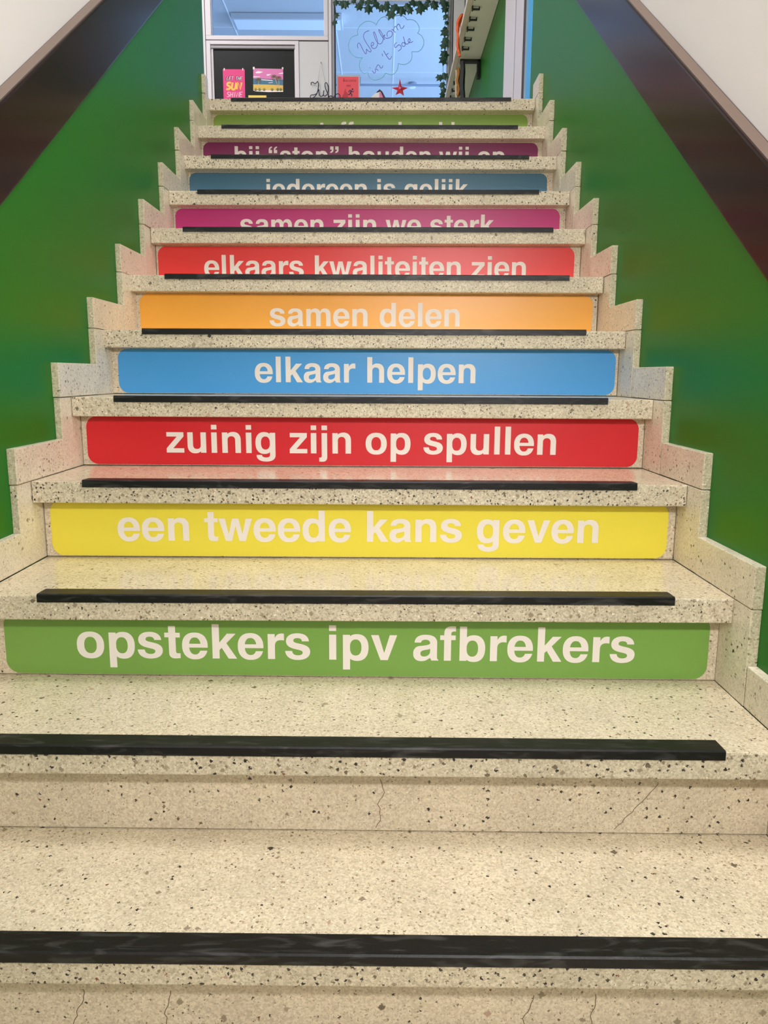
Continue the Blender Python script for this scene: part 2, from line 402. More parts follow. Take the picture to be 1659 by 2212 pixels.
for k in range(12):
    root = thing('stair_step', (0, NY[k], zt(k-1)), NAMES[k], 'step', 'terrazzo steps of the flight')
    y_back = NY[k+1]+OV+0.012 if k < 11 else NY[11]+0.30
    mb = MB(); mb.box(XL+0.0004, XR-0.0004, NY[k], y_back, -TH, 0, 0, shear(k))
    o = mb.build('tread', [M['tread'], M['nose']], root, bevel=0.003, seg=2, front=NY[k])
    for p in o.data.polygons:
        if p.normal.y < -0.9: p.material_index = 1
    mb = MB()
    n0 = len(mb.v)
    mb.box(XL+0.001, XR-0.001, NY[k]+OV, NY[k]+OV+0.03, 0, 1)
    for i, v in enumerate(mb.v):                     # bottom follows the tread below, top the slab above
        x, y, z = v
        mb.v[i] = (x, y, zt(k, x)-TH-0.0002 if z > 0.5 else zt(k-1, x)+0.0022)
    if k == 1:
        yf = NY[k]+OV-0.0003
        crack(mb, px_path([(822, 1682), (830, 1712), (818, 1738), (823, 1764), (812, 1788)], yf), yf)
        crack(mb, px_path([(1424, 1692), (1396, 1722), (1372, 1748), (1350, 1768), (1326, 1792)], yf), yf)
    if k == 0:
        yf = NY[k]+OV-0.0003
        for pp in ([(183, 2138), (180, 2160), (168, 2185), (160, 2212), (150, 2250)], [(370, 2140), (364, 2165), (358, 2190), (362, 2215), (356, 2250)],
                   [(1155, 2150), (1144, 2178), (1132, 2200), (1128, 2240)], [(1288, 2148), (1286, 2170), (1278, 2195), (1275, 2240)]):
            crack(mb, px_path(pp, yf), yf)
    mb.build('riser', [M['riser'], M['crack']], root, weld=False)

STRIP_L = [-0.62, -0.62, -0.6151, -0.6184, -0.6248, -0.6238, -0.6228, -0.6230, -0.6270, -0.6269, -0.6310, -0.6345]
STRIP_R = [0.5740, 0.5718, 0.5686, 0.5714, 0.5696, 0.5725, 0.5779, 0.5746, 0.5709, 0.5751, 0.5690, 0.5749]
BEHIND = ['on the lowest step, along the bottom edge of the photo', 'on the edge of the bare step below the light green sign',
 'between the light green sign and the yellow sign', 'between the yellow sign and the red zuinig sign',
 'between the red zuinig sign and the sky blue sign', 'between the sky blue sign and the orange sign',
 'between the orange sign and the red elkaars sign', 'between the red elkaars sign and the magenta sign',
 'between the magenta sign and the slate blue sign', 'between the slate blue sign and the purple sign',
 'between the purple sign and the olive green sign', 'on the topmost step edge under the window wall']
for k in range(12):
    y = NY[k]
    prof = [(y+0.040, 0.0003), (y+0.038, 0.0030), (y-0.0005, 0.0042), (y-0.0030, 0.0020), (y-0.0032, -0.0115), (y-0.0004, -0.0115), (y-0.0004, 0.0003)]
    mb = MB(); mb.prism([(a, c) for a, c in prof], 'x', STRIP_L[k], STRIP_R[k])
    mb.v = [(x, yy, z+zt(k, x)) for x, yy, z in mb.v]
    o = mb.build('anti_slip_strip', M['rubber'], origin=(0, y, zt(k)))
    tag(o, 'black rubber anti-slip strip ' + BEHIND[k], 'stair strip', 'black anti-slip strips on the step edges')

GLYPHS = {
 'o': (611, [[214,-12,238,-17,268,-21,328,-22,362,-19,390,-14,418,-6,438,2,462,15,478,26,502,46,517,62,531,80,545,102,559,134,567,158,573,186,577,220,578,280,577,300,573,332,567,360,559,384,544,416,530,439,508,466,486,486,462,503,438,516,420,523,390,532,362,537,326,540,284,540,250,537,206,528,184,520,156,507,134,493,120,481,104,466,90,451,72,424,61,404,53,384,45,360,39,332,35,298,34,280,35,220,38,192,42,170,52,136,61,116,72,94,91,66,108,48,126,32,150,15,174,2],[294,89,266,94,246,103,232,114,222,124,207,144,193,174,186,204,182,240,182,278,186,314,193,344,207,374,221,394,238,409,248,415,264,423,284,428,318,429,346,424,366,415,380,404,390,394,405,374,419,344,426,314,430,278,430,240,426,204,419,174,405,144,391,124,374,109,364,103,348,95,328,90]]),
 'b': (611, [[460,2,483,16,502,32,520,52,535,74,549,100,557,118,564,140,571,170,576,204,578,234,578,284,576,314,571,348,564,378,553,410,542,432,527,456,516,470,502,486,483,502,460,516,444,524,428,530,402,536,368,540,332,540,292,535,270,529,248,520,232,512,210,496,208,496,208,717,204,718,68,718,66,714,66,2,70,0,206,0,208,2,208,20,210,22,242,1,266,-10,280,-14,318,-21,366,-22,390,-20,420,-14,434,-10],[310,91,292,94,282,97,262,108,251,116,241,128,233,138,224,156,215,180,208,216,208,302,212,326,220,354,233,380,248,398,266,413,282,421,302,426,332,427,352,424,368,418,376,413,394,398,412,374,422,354,427,338,432,316,436,280,436,238,433,208,427,180,418,156,409,138,401,128,391,116,380,108,360,97,340,92]]),
 'p': (611, [[68,-207,204,-207,208,-206,208,22,210,22,232,6,248,-2,270,-11,292,-17,332,-22,368,-22,402,-18,428,-12,444,-6,460,2,483,16,502,32,516,48,527,62,542,86,553,108,564,140,571,170,576,204,578,234,578,284,576,314,571,348,564,378,557,400,548,420,533,448,516,470,502,486,483,502,460,516,428,530,390,538,368,540,318,539,292,535,266,528,240,516,210,496,208,498,208,522,206,524,70,524,66,522,66,-202],[310,91,292,94,282,97,262,108,251,116,241,128,233,138,224,156,215,180,208,216,208,302,212,326,220,354,233,380,248,398,266,413,282,421,302,426,332,427,352,424,368,418,376,413,394,398,412,374,422,354,427,338,432,316,436,280,436,238,433,208,427,180,418,156,409,138,401,128,391,116,380,108,360,97,340,92]]),
 'd': (611, [[150,2,178,-10,190,-14,220,-20,244,-22,294,-21,332,-14,344,-10,370,1,402,22,403,20,403,2,406,0,542,0,545,2,545,714,544,718,406,718,404,717,402,496,400,496,378,512,362,520,342,529,318,535,278,540,242,540,208,536,184,530,168,524,150,516,128,502,109,486,95,470,84,456,69,432,58,410,47,378,40,348,35,314,33,284,33,234,35,204,40,170,47,140,54,118,62,100,76,74,91,52,109,32,128,16],[280,91,260,94,244,100,234,105,216,120,199,144,189,164,184,180,179,202,175,238,175,280,178,310,184,338,193,362,202,380,210,390,220,402,231,410,250,421,270,426,300,427,320,424,330,421,349,410,360,402,370,390,378,380,387,362,396,338,403,302,403,216,399,192,391,164,378,138,363,120,346,105,330,97,310,92]]),
 'g': (611, [[128,-181,148,-191,170,-200,196,-208,222,-213,276,-218,326,-218,364,-215,394,-210,422,-203,444,-195,464,-185,486,-171,498,-162,516,-142,527,-126,538,-102,543,-82,545,-64,545,520,544,524,404,524,403,522,403,498,402,496,378,512,364,520,342,529,318,535,278,540,242,540,208,536,184,530,168,524,150,516,128,502,109,486,95,470,73,440,62,418,54,400,47,378,40,348,34,302,33,234,37,188,47,140,58,108,68,88,91,52,104,38,118,24,152,2,184,-12,204,-17,228,-21,280,-22,320,-17,342,-11,362,-2,378,6,400,22,402,22,403,20,403,-56,398,-74,392,-82,384,-91,376,-96,362,-103,340,-109,316,-112,284,-112,260,-109,238,-103,218,-92,206,-81,199,-68,197,-50,196,-48,56,-48,55,-64,58,-86,65,-110,73,-126,84,-142,102,-161],[280,91,260,94,244,100,234,105,216,120,199,144,189,164,184,180,179,202,175,238,175,280,178,310,184,338,193,362,202,380,210,390,220,402,231,410,250,421,270,426,300,427,320,424,330,421,349,410,360,402,370,390,378,380,387,362,396,338,403,302,403,216,399,192,391,164,378,138,363,120,346,105,330,97,310,92]]),
 'e': (556, [[204,-15,232,-20,258,-22,314,-21,338,-18,368,-11,388,-4,412,8,436,22,452,36,469,52,484,72,497,92,509,116,524,160,524,162,520,163,382,163,380,162,365,128,357,118,346,106,332,95,320,88,304,83,288,81,258,82,246,85,230,92,216,100,206,110,196,122,188,134,177,156,172,172,166,198,163,222,164,225,530,225,533,226,534,234,534,284,532,312,526,348,521,370,510,400,502,418,485,446,469,466,453,482,436,496,420,506,396,518,372,528,352,533,324,538,298,540,258,540,218,536,194,531,176,525,158,518,136,506,120,496,103,482,87,466,71,446,54,418,46,400,35,370,30,348,24,312,22,284,23,218,27,184,32,160,42,128,52,104,65,82,82,58,102,37,116,26,136,12,160,0,178,-8],[165,308,168,330,177,362,188,384,199,400,210,412,230,427,248,434,270,437,298,436,320,430,336,421,350,408,365,390,379,362,388,330,391,308,390,306,386,306,168,306,166,306]]),
 'c': (556, [[204,-15,232,-20,258,-22,298,-22,324,-20,352,-15,372,-10,396,0,420,12,436,22,453,36,469,52,485,72,502,100,510,118,521,148,526,170,530,192,528,195,390,195,376,154,367,138,354,121,340,108,324,98,308,92,288,89,258,90,248,92,229,100,216,108,202,120,186,142,179,156,172,176,164,214,162,238,162,278,165,310,172,342,179,362,186,376,202,398,216,410,228,418,248,426,268,429,298,428,308,426,326,419,346,406,362,387,376,364,385,338,388,335,524,335,528,336,521,370,514,390,503,416,491,436,478,454,454,481,436,496,420,506,396,519,362,531,324,538,298,540,258,540,218,536,194,531,176,525,158,518,136,506,120,496,103,482,87,466,71,446,54,418,46,400,35,370,30,348,24,312,22,284,23,218,27,184,32,160,42,128,52,104,65,82,82,58,102,37,116,26,136,12,160,0,178,-8]]),
 'a': (556, [[92,10,120,-4,156,-13,176,-15,208,-15,236,-12,266,-4,290,7,334,34,364,59,366,58,366,42,368,40,376,40,379,38,391,2,394,0,530,0,534,1,534,16,520,26,511,40,507,56,505,74,505,356,506,376,504,398,501,414,495,434,486,452,468,478,444,499,428,510,410,518,382,529,366,533,322,539,254,540,226,538,200,534,178,529,160,523,128,507,102,487,87,472,75,454,67,438,60,418,55,390,54,378,56,375,180,375,182,378,185,392,192,403,204,416,216,425,234,432,250,435,284,436,300,434,318,429,328,425,342,415,352,403,359,392,362,382,364,362,366,358,364,354,340,336,292,322,194,307,156,305,122,297,106,290,88,280,72,266,61,254,45,230,38,214,32,194,28,162,29,118,35,86,40,72,49,54,68,30],[185,106,180,112,174,126,172,138,172,152,174,166,178,176,182,184,192,194,204,203,228,213,324,232,346,239,366,248,366,182,364,168,360,154,352,138,344,128,330,113,312,101,292,92,274,87,252,84,232,84,216,87,198,94]]),
 's': (556, [[170,-2,204,-9,226,-12,254,-14,292,-14,348,-8,380,-1,406,7,430,18,444,26,466,41,482,57,492,69,504,86,511,102,517,120,522,154,522,174,517,202,511,218,499,240,490,251,474,266,442,287,420,297,394,307,336,323,272,337,228,350,214,356,204,362,197,368,191,378,188,388,189,402,193,414,202,424,210,431,222,437,236,441,258,444,280,444,296,442,316,437,330,431,337,426,350,412,356,400,360,380,362,378,496,378,500,379,499,390,495,412,484,444,476,458,466,472,444,495,422,511,390,527,362,536,316,544,286,546,254,546,226,544,182,536,158,529,136,520,106,502,80,480,62,454,53,438,46,416,42,390,42,368,44,350,48,332,56,314,66,296,74,287,92,269,119,252,139,242,164,231,208,218,300,196,334,185,350,177,362,168,368,160,371,152,372,136,368,122,362,112,346,99,332,92,312,87,288,84,264,84,246,86,222,92,204,100,188,112,180,122,172,136,165,154,162,174,160,175,23,174,22,172,25,146,33,116,47,86,66,60,92,36,116,20,144,7]]),
 't': (333, [[316,1,318,4,318,103,314,104,266,103,252,105,246,108,240,112,234,122,232,130,230,148,230,430,230,433,232,434,314,434,318,435,318,530,314,532,234,532,230,533,230,668,229,672,92,672,90,671,90,668,90,534,86,532,14,532,10,531,10,438,10,435,12,434,86,434,90,432,90,106,92,86,98,60,109,38,124,20,144,7,166,-1,196,-6,228,-7]]),
 'f': (333, [[90,0,224,0,228,2,228,432,232,434,316,434,318,435,318,438,318,531,314,532,230,532,228,534,228,568,231,584,235,592,242,601,252,607,266,611,282,613,316,612,320,613,320,716,318,719,254,722,218,721,184,715,164,708,144,698,131,688,117,672,108,660,99,640,92,616,89,596,88,533,84,532,12,532,8,530,8,435,12,434,86,434,88,432,88,4]]),
 'n': (611, [[67,0,204,0,208,2,208,336,210,354,214,370,222,386,230,398,240,408,254,417,264,422,280,426,296,428,318,428,332,426,348,422,364,414,372,408,386,393,391,384,399,366,402,354,404,336,404,1,408,0,542,0,546,1,546,350,544,374,539,402,527,438,510,467,493,488,482,499,460,515,430,529,398,537,370,540,322,539,296,535,278,530,244,515,228,503,210,487,208,490,208,522,206,524,70,524,66,523,66,4]]),
 'h': (611, [[544,0,546,4,546,350,541,392,536,414,527,438,518,456,502,479,490,491,476,504,460,515,440,525,424,531,398,537,370,540,334,540,306,537,288,533,264,525,244,515,228,504,208,487,208,714,206,718,70,718,66,716,66,2,70,0,204,0,208,1,208,336,210,354,213,366,222,386,230,398,240,408,254,417,264,422,280,426,294,428,316,428,332,426,348,422,358,417,372,408,382,398,390,386,398,370,402,354,404,336,404,2,408,0]]),
 'm': (889, [[66,1,70,0,204,0,208,2,208,338,211,360,217,380,222,390,230,402,241,412,254,421,268,426,282,428,300,428,322,424,334,419,344,411,354,402,362,390,370,372,374,356,376,338,376,2,380,0,517,0,518,4,518,338,521,360,527,380,532,390,540,402,551,412,564,421,578,426,592,428,610,428,632,424,644,419,654,411,664,402,672,390,680,372,684,356,686,338,686,2,690,0,827,0,828,4,828,352,825,384,818,418,808,446,797,466,785,484,766,503,742,521,730,527,710,534,690,538,672,540,640,540,622,538,596,532,570,521,546,504,532,490,515,466,502,439,500,441,490,462,479,478,470,490,456,504,436,518,420,526,406,532,380,538,362,540,330,540,302,536,278,529,256,518,236,504,222,490,210,473,208,476,208,522,206,524,67,524,66,520]]),
 'u': (611, [[130,25,152,9,182,-5,214,-13,242,-16,290,-15,314,-11,334,-6,366,9,384,21,402,37,403,34,403,2,404,0,542,0,544,1,545,520,544,524,406,524,403,522,403,188,401,170,397,154,389,138,381,126,370,116,358,107,346,102,332,98,314,96,294,96,278,98,264,102,248,110,239,116,226,131,220,140,212,158,209,170,207,188,206,523,202,524,68,524,66,523,65,174,67,150,72,122,84,86,100,57,118,36]]),
 'i': (278, [[70,0,208,0,211,2,211,520,210,524,72,524,69,522,69,4],[70,601,74,600,210,600,211,604,210,717,206,718,70,718,69,714]]),
 'l': (278, [[70,0,208,0,211,2,211,714,210,718,72,718,69,716,69,4]]),
 'j': (278, [[4,-211,98,-214,124,-211,142,-206,164,-195,179,-182,192,-164,200,-148,205,-132,209,-108,211,-84,211,520,210,524,72,524,69,522,69,-70,67,-82,64,-88,60,-95,54,-100,44,-104,34,-106,18,-107,6,-106,3,-108,3,-208],[70,601,74,600,210,600,211,604,210,717,206,718,70,718,69,714]]),
 'k': (556, [[558,0,555,8,353,322,354,324,540,520,541,524,368,524,215,340,212,338,211,714,210,718,72,718,69,716,69,2,74,0,208,0,210,1,211,178,242,212,256,224,259,222,390,0]]),
 'r': (389, [[67,0,204,0,208,1,208,282,211,308,217,332,228,354,242,370,256,381,276,390,300,396,318,398,346,398,392,393,392,530,391,534,354,538,338,538,304,533,282,525,264,514,242,496,223,470,210,444,208,444,208,448,208,522,206,524,70,524,66,523,66,4]]),
 'v': (556, [[206,0,350,0,354,2,535,512,538,522,537,524,394,524,390,522,282,153,278,158,170,522,166,524,18,523,21,512]]),
 'w': (778, [[160,1,302,0,305,2,388,351,390,348,472,2,476,0,616,1,769,516,770,524,628,524,624,522,546,164,546,164,542,176,462,523,318,524,314,522,234,176,230,164,230,164,153,522,150,524,7,524,8,516]]),
 'y': (556, [[76,-210,110,-212,150,-212,188,-209,222,-202,244,-194,270,-179,290,-160,302,-146,321,-110,334,-78,539,506,544,520,543,524,396,524,392,522,284,163,281,166,272,192,165,522,162,524,11,524,13,512,177,-32,180,-39,188,-42,182,-62,174,-76,164,-86,154,-92,142,-97,124,-100,110,-101,78,-100,76,-101,75,-206]]),
 'z': (500, [[25,0,472,0,476,1,476,108,474,112,202,112,198,114,468,415,468,520,467,524,34,524,30,523,30,416,32,412,288,412,292,410,24,109,24,4]]),
 '”': (500, [[276,451,318,460,334,466,356,476,378,492,387,502,400,520,406,534,411,552,415,586,415,714,414,718,276,718,273,716,273,592,276,590,342,590,344,589,344,586,343,576,338,554,331,540,325,532,308,517,292,509,276,504,275,454],[62,451,102,460,120,466,140,476,162,492,172,502,185,520,191,534,196,552,200,586,200,714,198,718,62,718,58,716,58,592,62,590,126,590,128,589,129,586,128,576,123,554,116,540,110,532,94,517,76,509,60,504,60,454]]),
 '“': (500, [[66,442,204,442,207,444,207,568,204,570,138,570,136,571,136,574,137,584,142,606,149,620,155,628,172,643,188,651,204,656,205,706,204,709,162,700,146,694,124,684,102,668,93,658,80,640,74,626,69,608,65,574,65,446],[282,442,418,442,422,444,422,568,418,570,354,570,352,571,351,574,352,584,357,606,364,620,370,628,386,643,404,651,420,656,420,706,418,709,378,700,360,694,340,684,318,668,308,658,295,640,289,626,284,608,280,574,280,446]]),
}

def loops_of(ch):
    w, raw = GLYPHS[ch]; L = [[(a[i], a[i+1]) for i in range(0, len(a), 2)] for a in raw]
    def inside(p, l):
        c = False
        for i in range(len(l)):
            (x1, y1), (x2, y2) = l[i], l[i-1]
            if (y1 > p[1]) != (y2 > p[1]) and p[0] < (x2-x1)*(p[1]-y1)/(y2-y1)+x1: c = not c
        return c
    groups = []
    for l in L:
        for g in groups:
            if inside(l[0], g[0]): g.append(l); break
        else: groups.append([l])
    return w, groups
def text_width(t): return sum(GLYPHS[c][0] if c != ' ' else 278 for c in t)
def add_text(mb, t, size, to3d, cx, z, mi=0):
    """t centred on cx with its baseline at z; to3d maps (x, z) to a point"""
    s = size/1000; x = cx-text_width(t)*s/2
    for c in t:
        if c == ' ': x += 278*s; continue
        w, groups = loops_of(c)
        for g in groups: mb.poly([[(x+px*s, z+py*s) for px, py in l] for l in g], to3d, mi)
        x += w*s
def rounded(x0, x1, z0, z1, r, n=8):
    pts = []
    for cx, cz, a0 in ((x1-r, z1-r, 0), (x0+r, z1-r, 90), (x0+r, z0+r, 180), (x1-r, z0+r, 270)):
        for i in range(n+1):
            a = math.radians(a0+90*i/n); pts.append((cx+r*math.cos(a), cz+r*math.sin(a)))
    return pts
SIGNS = {2: ('opstekers ipv afbrekers', 'light green', (120, 164, 74), -0.7085, 0.6624, -0.0253, -0.1398),
 3: ('een tweede kans geven', 'yellow', (238, 222, 70), -0.7148, 0.6633, -0.0269, 0.0404),
 4: ('zuinig zijn op spullen', 'bright red', (214, 30, 40), -0.7157, 0.6659, -0.0265, 0.2134),
 5: ('elkaar helpen', 'sky blue', (70, 158, 226), -0.7108, 0.6726, -0.0222, 0.3870),
 6: ('samen delen', 'orange', (250, 176, 62), -0.7173, 0.6649, -0.0294, 0.5548),
 7: ('elkaars kwaliteiten zien', 'tomato red', (232, 52, 48), -0.7221, 0.6597, -0.0329, 0.7275),
 8: ('samen zijn we sterk', 'magenta', (196, 44, 122), -0.7213, 0.6586, -0.0349, 0.9050),
 9: ('iedereen is gelijk', 'slate blue', (66, 112, 138), -0.7240, 0.6575, -0.0408, 1.0820),
 10: ('bij “stop” houden wij op', 'dark purple', (128, 32, 86), -0.7198, 0.6630, -0.0333, 1.2660),
 11: ('een toffe school is', 'olive green', (132, 164, 66), -0.7240, 0.6591, -0.0300, 1.4340)}
for k, (txt, cname, rgb, x0, x1, cx, zb) in SIGNS.items():
    yf = NY[k]+OV
    root = thing('riser_sign', (0, yf, zt(k-1)), f'{cname} rounded riser sign lettered {txt.replace("“", "").replace("”", "")}', 'sign', 'lettered signs on the stair risers')
    m = mat('vinyl_'+cname.replace(' ', '_'), srgb(*rgb), 0.36, 0, 0.5, 0.06, 260)
    mb = MB()
    zmid = zt(k)-TH
    pts = rounded(x0, x1, 0.0035, zmid-zt(k-1)-0.0020, 0.027)
    mb.prism(pts, 'y', yf-0.0010, yf-0.0001)
    hh = zmid-zt(k-1)
    mb.v = [(x, y, zt(k-1, x)+z/hh*(zt(k, x)-TH-zt(k-1, x))) for x, y, z in mb.v]
    mb.build('panel', m, root)
    sl = (ZR[k-1]-ZL[k-1])/(XR-XL); xs = cx-text_width(txt)*0.0975/2000
    for word in txt.split(' '):
        ww = text_width(word)*0.0975/1000; mb = MB()
        add_text(mb, word, 0.0975, lambda x, z: (x, yf-0.0013, z + sl*(x-cx)), xs+ww/2, zb)
        mb.build('lettering', M['letter'], root, weld=False); xs += ww+0.278*0.0975

# ------------------------------------------------------------------ stone skirting, stepped up along both walls
for side, xi, xo in (('left', XL, WL), ('right', XR, WR)):
    root = thing(f'baseboard_{side}', (xi, 0, 0), kind='structure')
    rnd = random.Random(side)
    off = -0.064 if side == 'left' else -0.070
    fronts = [NY[k]+off+rnd.uniform(-0.004, 0.004) for k in range(12)]
    for k in range(12):
        zs = zt(k, xi); zb = zt(k-1, xi)
        j = rnd.uniform(-0.0015, 0.0015)
        mb = MB(); mb.box(min(xi, xo)+(0 if side == 'left' else j), max(xi, xo)+(j if side == 'left' else 0), fronts[k], NY[k]+OV+0.02, zb+0.0008, zs-0.0004)
        pieces = [mb]
        y1 = fronts[k+1]-0.0020 if k < 11 else (2.186 if side == 'left' else 2.26)
        j = rnd.uniform(-0.0015, 0.0015); dz = rnd.uniform(-0.002, 0.003)
        mb = MB(); mb.box(min(xi, xo)+(0 if side == 'left' else j), max(xi, xo)+(j if side == 'left' else 0), fronts[k]+rnd.uniform(-0.003, 0.002), y1, zs+0.0012, zs+0.0775+dz)
        pieces.append(mb)
        for p in pieces:
            o = p.build('skirting_tile', [M['skirt'], M['skirt_front_shade']], root, bevel=0.0018, seg=2)
            for q in o.data.polygons:
                if q.normal.y < -0.9: q.material_index = 1

# ------------------------------------------------------------------ glazed partition at the end of the corridor
def Z(py, px=700): return at(px, py, PY).z
def X(px, py=100): return at(px, py, PY).x
w = thing('window_1', (-0.4, PY, LAND), kind='structure')
TOP = CEIL
def frame(x0, x1, z0, z1, m='alu', y0=0.0, y1=0.08, name='window_frame', bev=0.003):
    b = MB(); b.box(x0, x1, PY+y0, PY+y1, z0, z1); return b.build(name, M[m], w, bevel=bev)
xa, xb, xc, xd = X(434), X(445), X(710), X(722)
frame(-4.2, xa-0.32, LAND, TOP, 'panel', 0.02, 0.10, 'infill_panel')
frame(xa-0.32, xb-0.004, LAND, TOP)                                   # left jamb
frame(xb-0.004, xb, LAND, TOP, 'gasket', 0.012, 0.08, 'frame_seal', 0)
frame(xb, X(457), Z(77.5), TOP)
frame(xb, xc-0.004, Z(86.5), Z(77.5))                                 # transom rail
frame(X(700), xc-0.004, Z(77.5), TOP)
frame(xb, xc, Z(88.5), Z(86.5), 'gasket', 0.012, 0.08, 'frame_seal', 0)
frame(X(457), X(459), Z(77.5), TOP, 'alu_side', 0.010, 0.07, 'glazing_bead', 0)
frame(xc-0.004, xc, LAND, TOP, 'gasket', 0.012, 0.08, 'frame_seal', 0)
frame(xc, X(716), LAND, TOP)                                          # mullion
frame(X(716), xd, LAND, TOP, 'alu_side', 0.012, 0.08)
frame(xd, X(724.5), LAND+0.75, TOP, 'gasket', 0.03, 0.07, 'frame_seal', 0)
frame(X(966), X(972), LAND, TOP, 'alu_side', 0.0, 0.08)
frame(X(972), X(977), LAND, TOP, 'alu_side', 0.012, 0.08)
frame(X(977), X(979), LAND, TOP, 'gasket', 0.02, 0.08, 'frame_seal', 0)
frame(X(979), X(1002), LAND, TOP, 'alu', 0.0, 0.08)
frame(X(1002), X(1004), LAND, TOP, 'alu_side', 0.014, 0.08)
frame(X(1004), 0.7235, LAND, TOP, 'alu', 0.0, 0.08)
frame(xd, X(966), LAND, LAND+0.72, 'panel', 0.02, 0.07, 'infill_panel')
frame(xd, X(966), LAND+0.72, LAND+0.77)
frame(xd, X(966), Z(1.5, 840), Z(1.5, 840)+0.06)                      # head of the big pane
frame(X(459), X(700), 4.20, TOP)
frame(xd, X(966), 4.3, TOP)
def pane(x0, x1, z0, z1):
    b = MB(); b.face([(x0, PY+0.045, z0), (x1, PY+0.045, z0), (x1, PY+0.045, z1), (x0, PY+0.045, z1)])
    return b.build('pane', M['glass'], w)
pane(X(459), X(700), Z(77.5), 4.20)
pane(X(724.5), X(966), LAND+0.77, Z(1.5, 840)); pane(X(724.5), X(966), Z(1.5, 840)+0.06, 4.3)
# door leaf with a blackboard face, and the pale panel beside it
dl = thing('door_2', (X(540), PY, LAND), kind='structure')
def dpart(name, x0, x1, z0, z1, m, y0, y1, bev=0.002):
    b = MB(); b.box(x0, x1, PY+y0, PY+y1, z0, z1); return b.build(name, M[m], dl, bevel=bev)
dpart('door_frame', xb, X(454), LAND, Z(88.5), 'alu', 0.0, 0.07); dpart('door_frame', X(454), X(645), Z(96.5), Z(88.5), 'alu', 0.0, 0.07)
dpart('door_frame', X(637), X(645), LAND, Z(96.5), 'alu', 0.0, 0.07)
dpart('door_leaf', X(454), X(459), LAND, Z(96.5), 'alu', 0.02, 0.06); dpart('blind_box', X(454), X(637), Z(104), Z(98.5), 'alu_side', 0.008, 0.06)
dpart('dark_gap', X(454), X(637), Z(98.5), Z(96.5), 'gasket', 0.03, 0.06, 0)  # solid dark strip above the blind box
dpart('board', X(459), X(635), LAND+0.05, Z(104), 'board', 0.03, 0.055); dpart('door_leaf', X(635), X(637), LAND, Z(104), 'alu', 0.02, 0.06)
frame(X(645), xc-0.004, LAND, Z(88.5), 'panel', 0.010, 0.06, 'infill_panel')

# ------------------------------------------------------------------ things on the door board
def flat_map(px0, py0, sc, Y):
    return lambda x, y: at(px0+x/sc, py0+y/sc, Y)
def stroke(mb, f, pts, r, mi=0, smooth=4, flat=(1, 0.25), n=6):
    mb.tube([f(*p) for p in pts], r, n, mi, flat, smooth)
YB = PY+0.030
root = thing('poster', tuple(at(504, 213, YB)), 'hot pink LET THE SUN SHINE poster on the black door board', 'poster')
pf = flat_map(460, 135, 9.217, YB-0.0016)
mb = MB(); A = pf(195, 135); B_ = pf(628, 800)
mb.prism([(A.x, at(481, 228, YB).z), (at(530, 228, YB).x, at(481, 228, YB).z), (at(528.5, 149, YB).x, at(481, 149.6, YB).z), (A.x, at(481, 149.6, YB).z)], 'y', YB-0.0014, YB-0.0004)
mb.build('sheet', M['pink'], root)
def letters(mb, word, x0, x1, ytop, ybot, r, mi, slant, f):
    """block letters drawn as flat strokes between crop columns x0..x1"""
    S = {'L': [[(0, 0), (0, 1), (1, 1)]], 'E': [[(1, 0), (0, 0), (0, 1), (1, 1)], [(0, .5), (.85, .5)]], 'T': [[(0, 0), (1, 0)], [(.5, 0), (.5, 1)]],
         'H': [[(0, 0), (0, 1)], [(1, 0), (1, 1)], [(0, .5), (1, .5)]], 'S': [[(1, .1), (.6, 0), (.1, .12), (.15, .4), (.85, .58), (.9, .88), (.4, 1), (0, .9)]],
         'U': [[(0, 0), (0, .75), (.25, 1), (.75, 1), (1, .75), (1, 0)]], 'N': [[(0, 1), (0, 0), (1, 1), (1, 0)]], 'I': [[(.5, 0), (.5, 1)]]}
    n = len(word); cw = (x1-x0)/n
    for i, c in enumerate(word):
        if c == ' ': continue
        for s in S[c]:
            sm = 3 if c in 'SU' else 0
            stroke(mb, f, [(x0+cw*(i+0.14+0.68*u)+slant*(0.5-v), ytop+(ybot-ytop)*v) for u, v in s], r, mi, sm)
mb = MB(); letters(mb, 'LET', 262, 398, 280, 352, 0.0042, 0, 14, pf); letters(mb, 'THE', 436, 580, 280, 352, 0.0042, 0, 14, pf)
f2 = flat_map(460, 135, 9.217, YB-0.0026)
letters(mb, 'LET', 272, 406, 282, 350, 0.0019, 1, 14, f2); letters(mb, 'THE', 446, 588, 282, 350, 0.0019, 1, 14, f2)
letters(mb, 'SUN', 262, 578, 400, 535, 0.0085, 2, 22, pf)
letters(mb, 'SHINE', 272, 590, 588, 686, 0.0040, 3, 14, pf); letters(mb, 'SHINE', 280, 598, 590, 684, 0.0014, 4, 14, f2)
mb.build('lettering', [M['navy'], M['white_print'], M['yellow_print'], M['rose'], M['white_print']], root, weld=False)
def tape(mb, px, py, wpx, hpx, Y):
    a = at(px-wpx/2, py-hpx/2, Y); c = at(px+wpx/2, py+hpx/2, Y); mb.box(a.x, c.x, Y-0.003, Y, c.z, a.z)
for px in (484.5, 524.5):
    mb = MB(); tape(mb, px, 150, 2.4, 5, YB-0.0004); mb.build('tape', M['pin'], root)
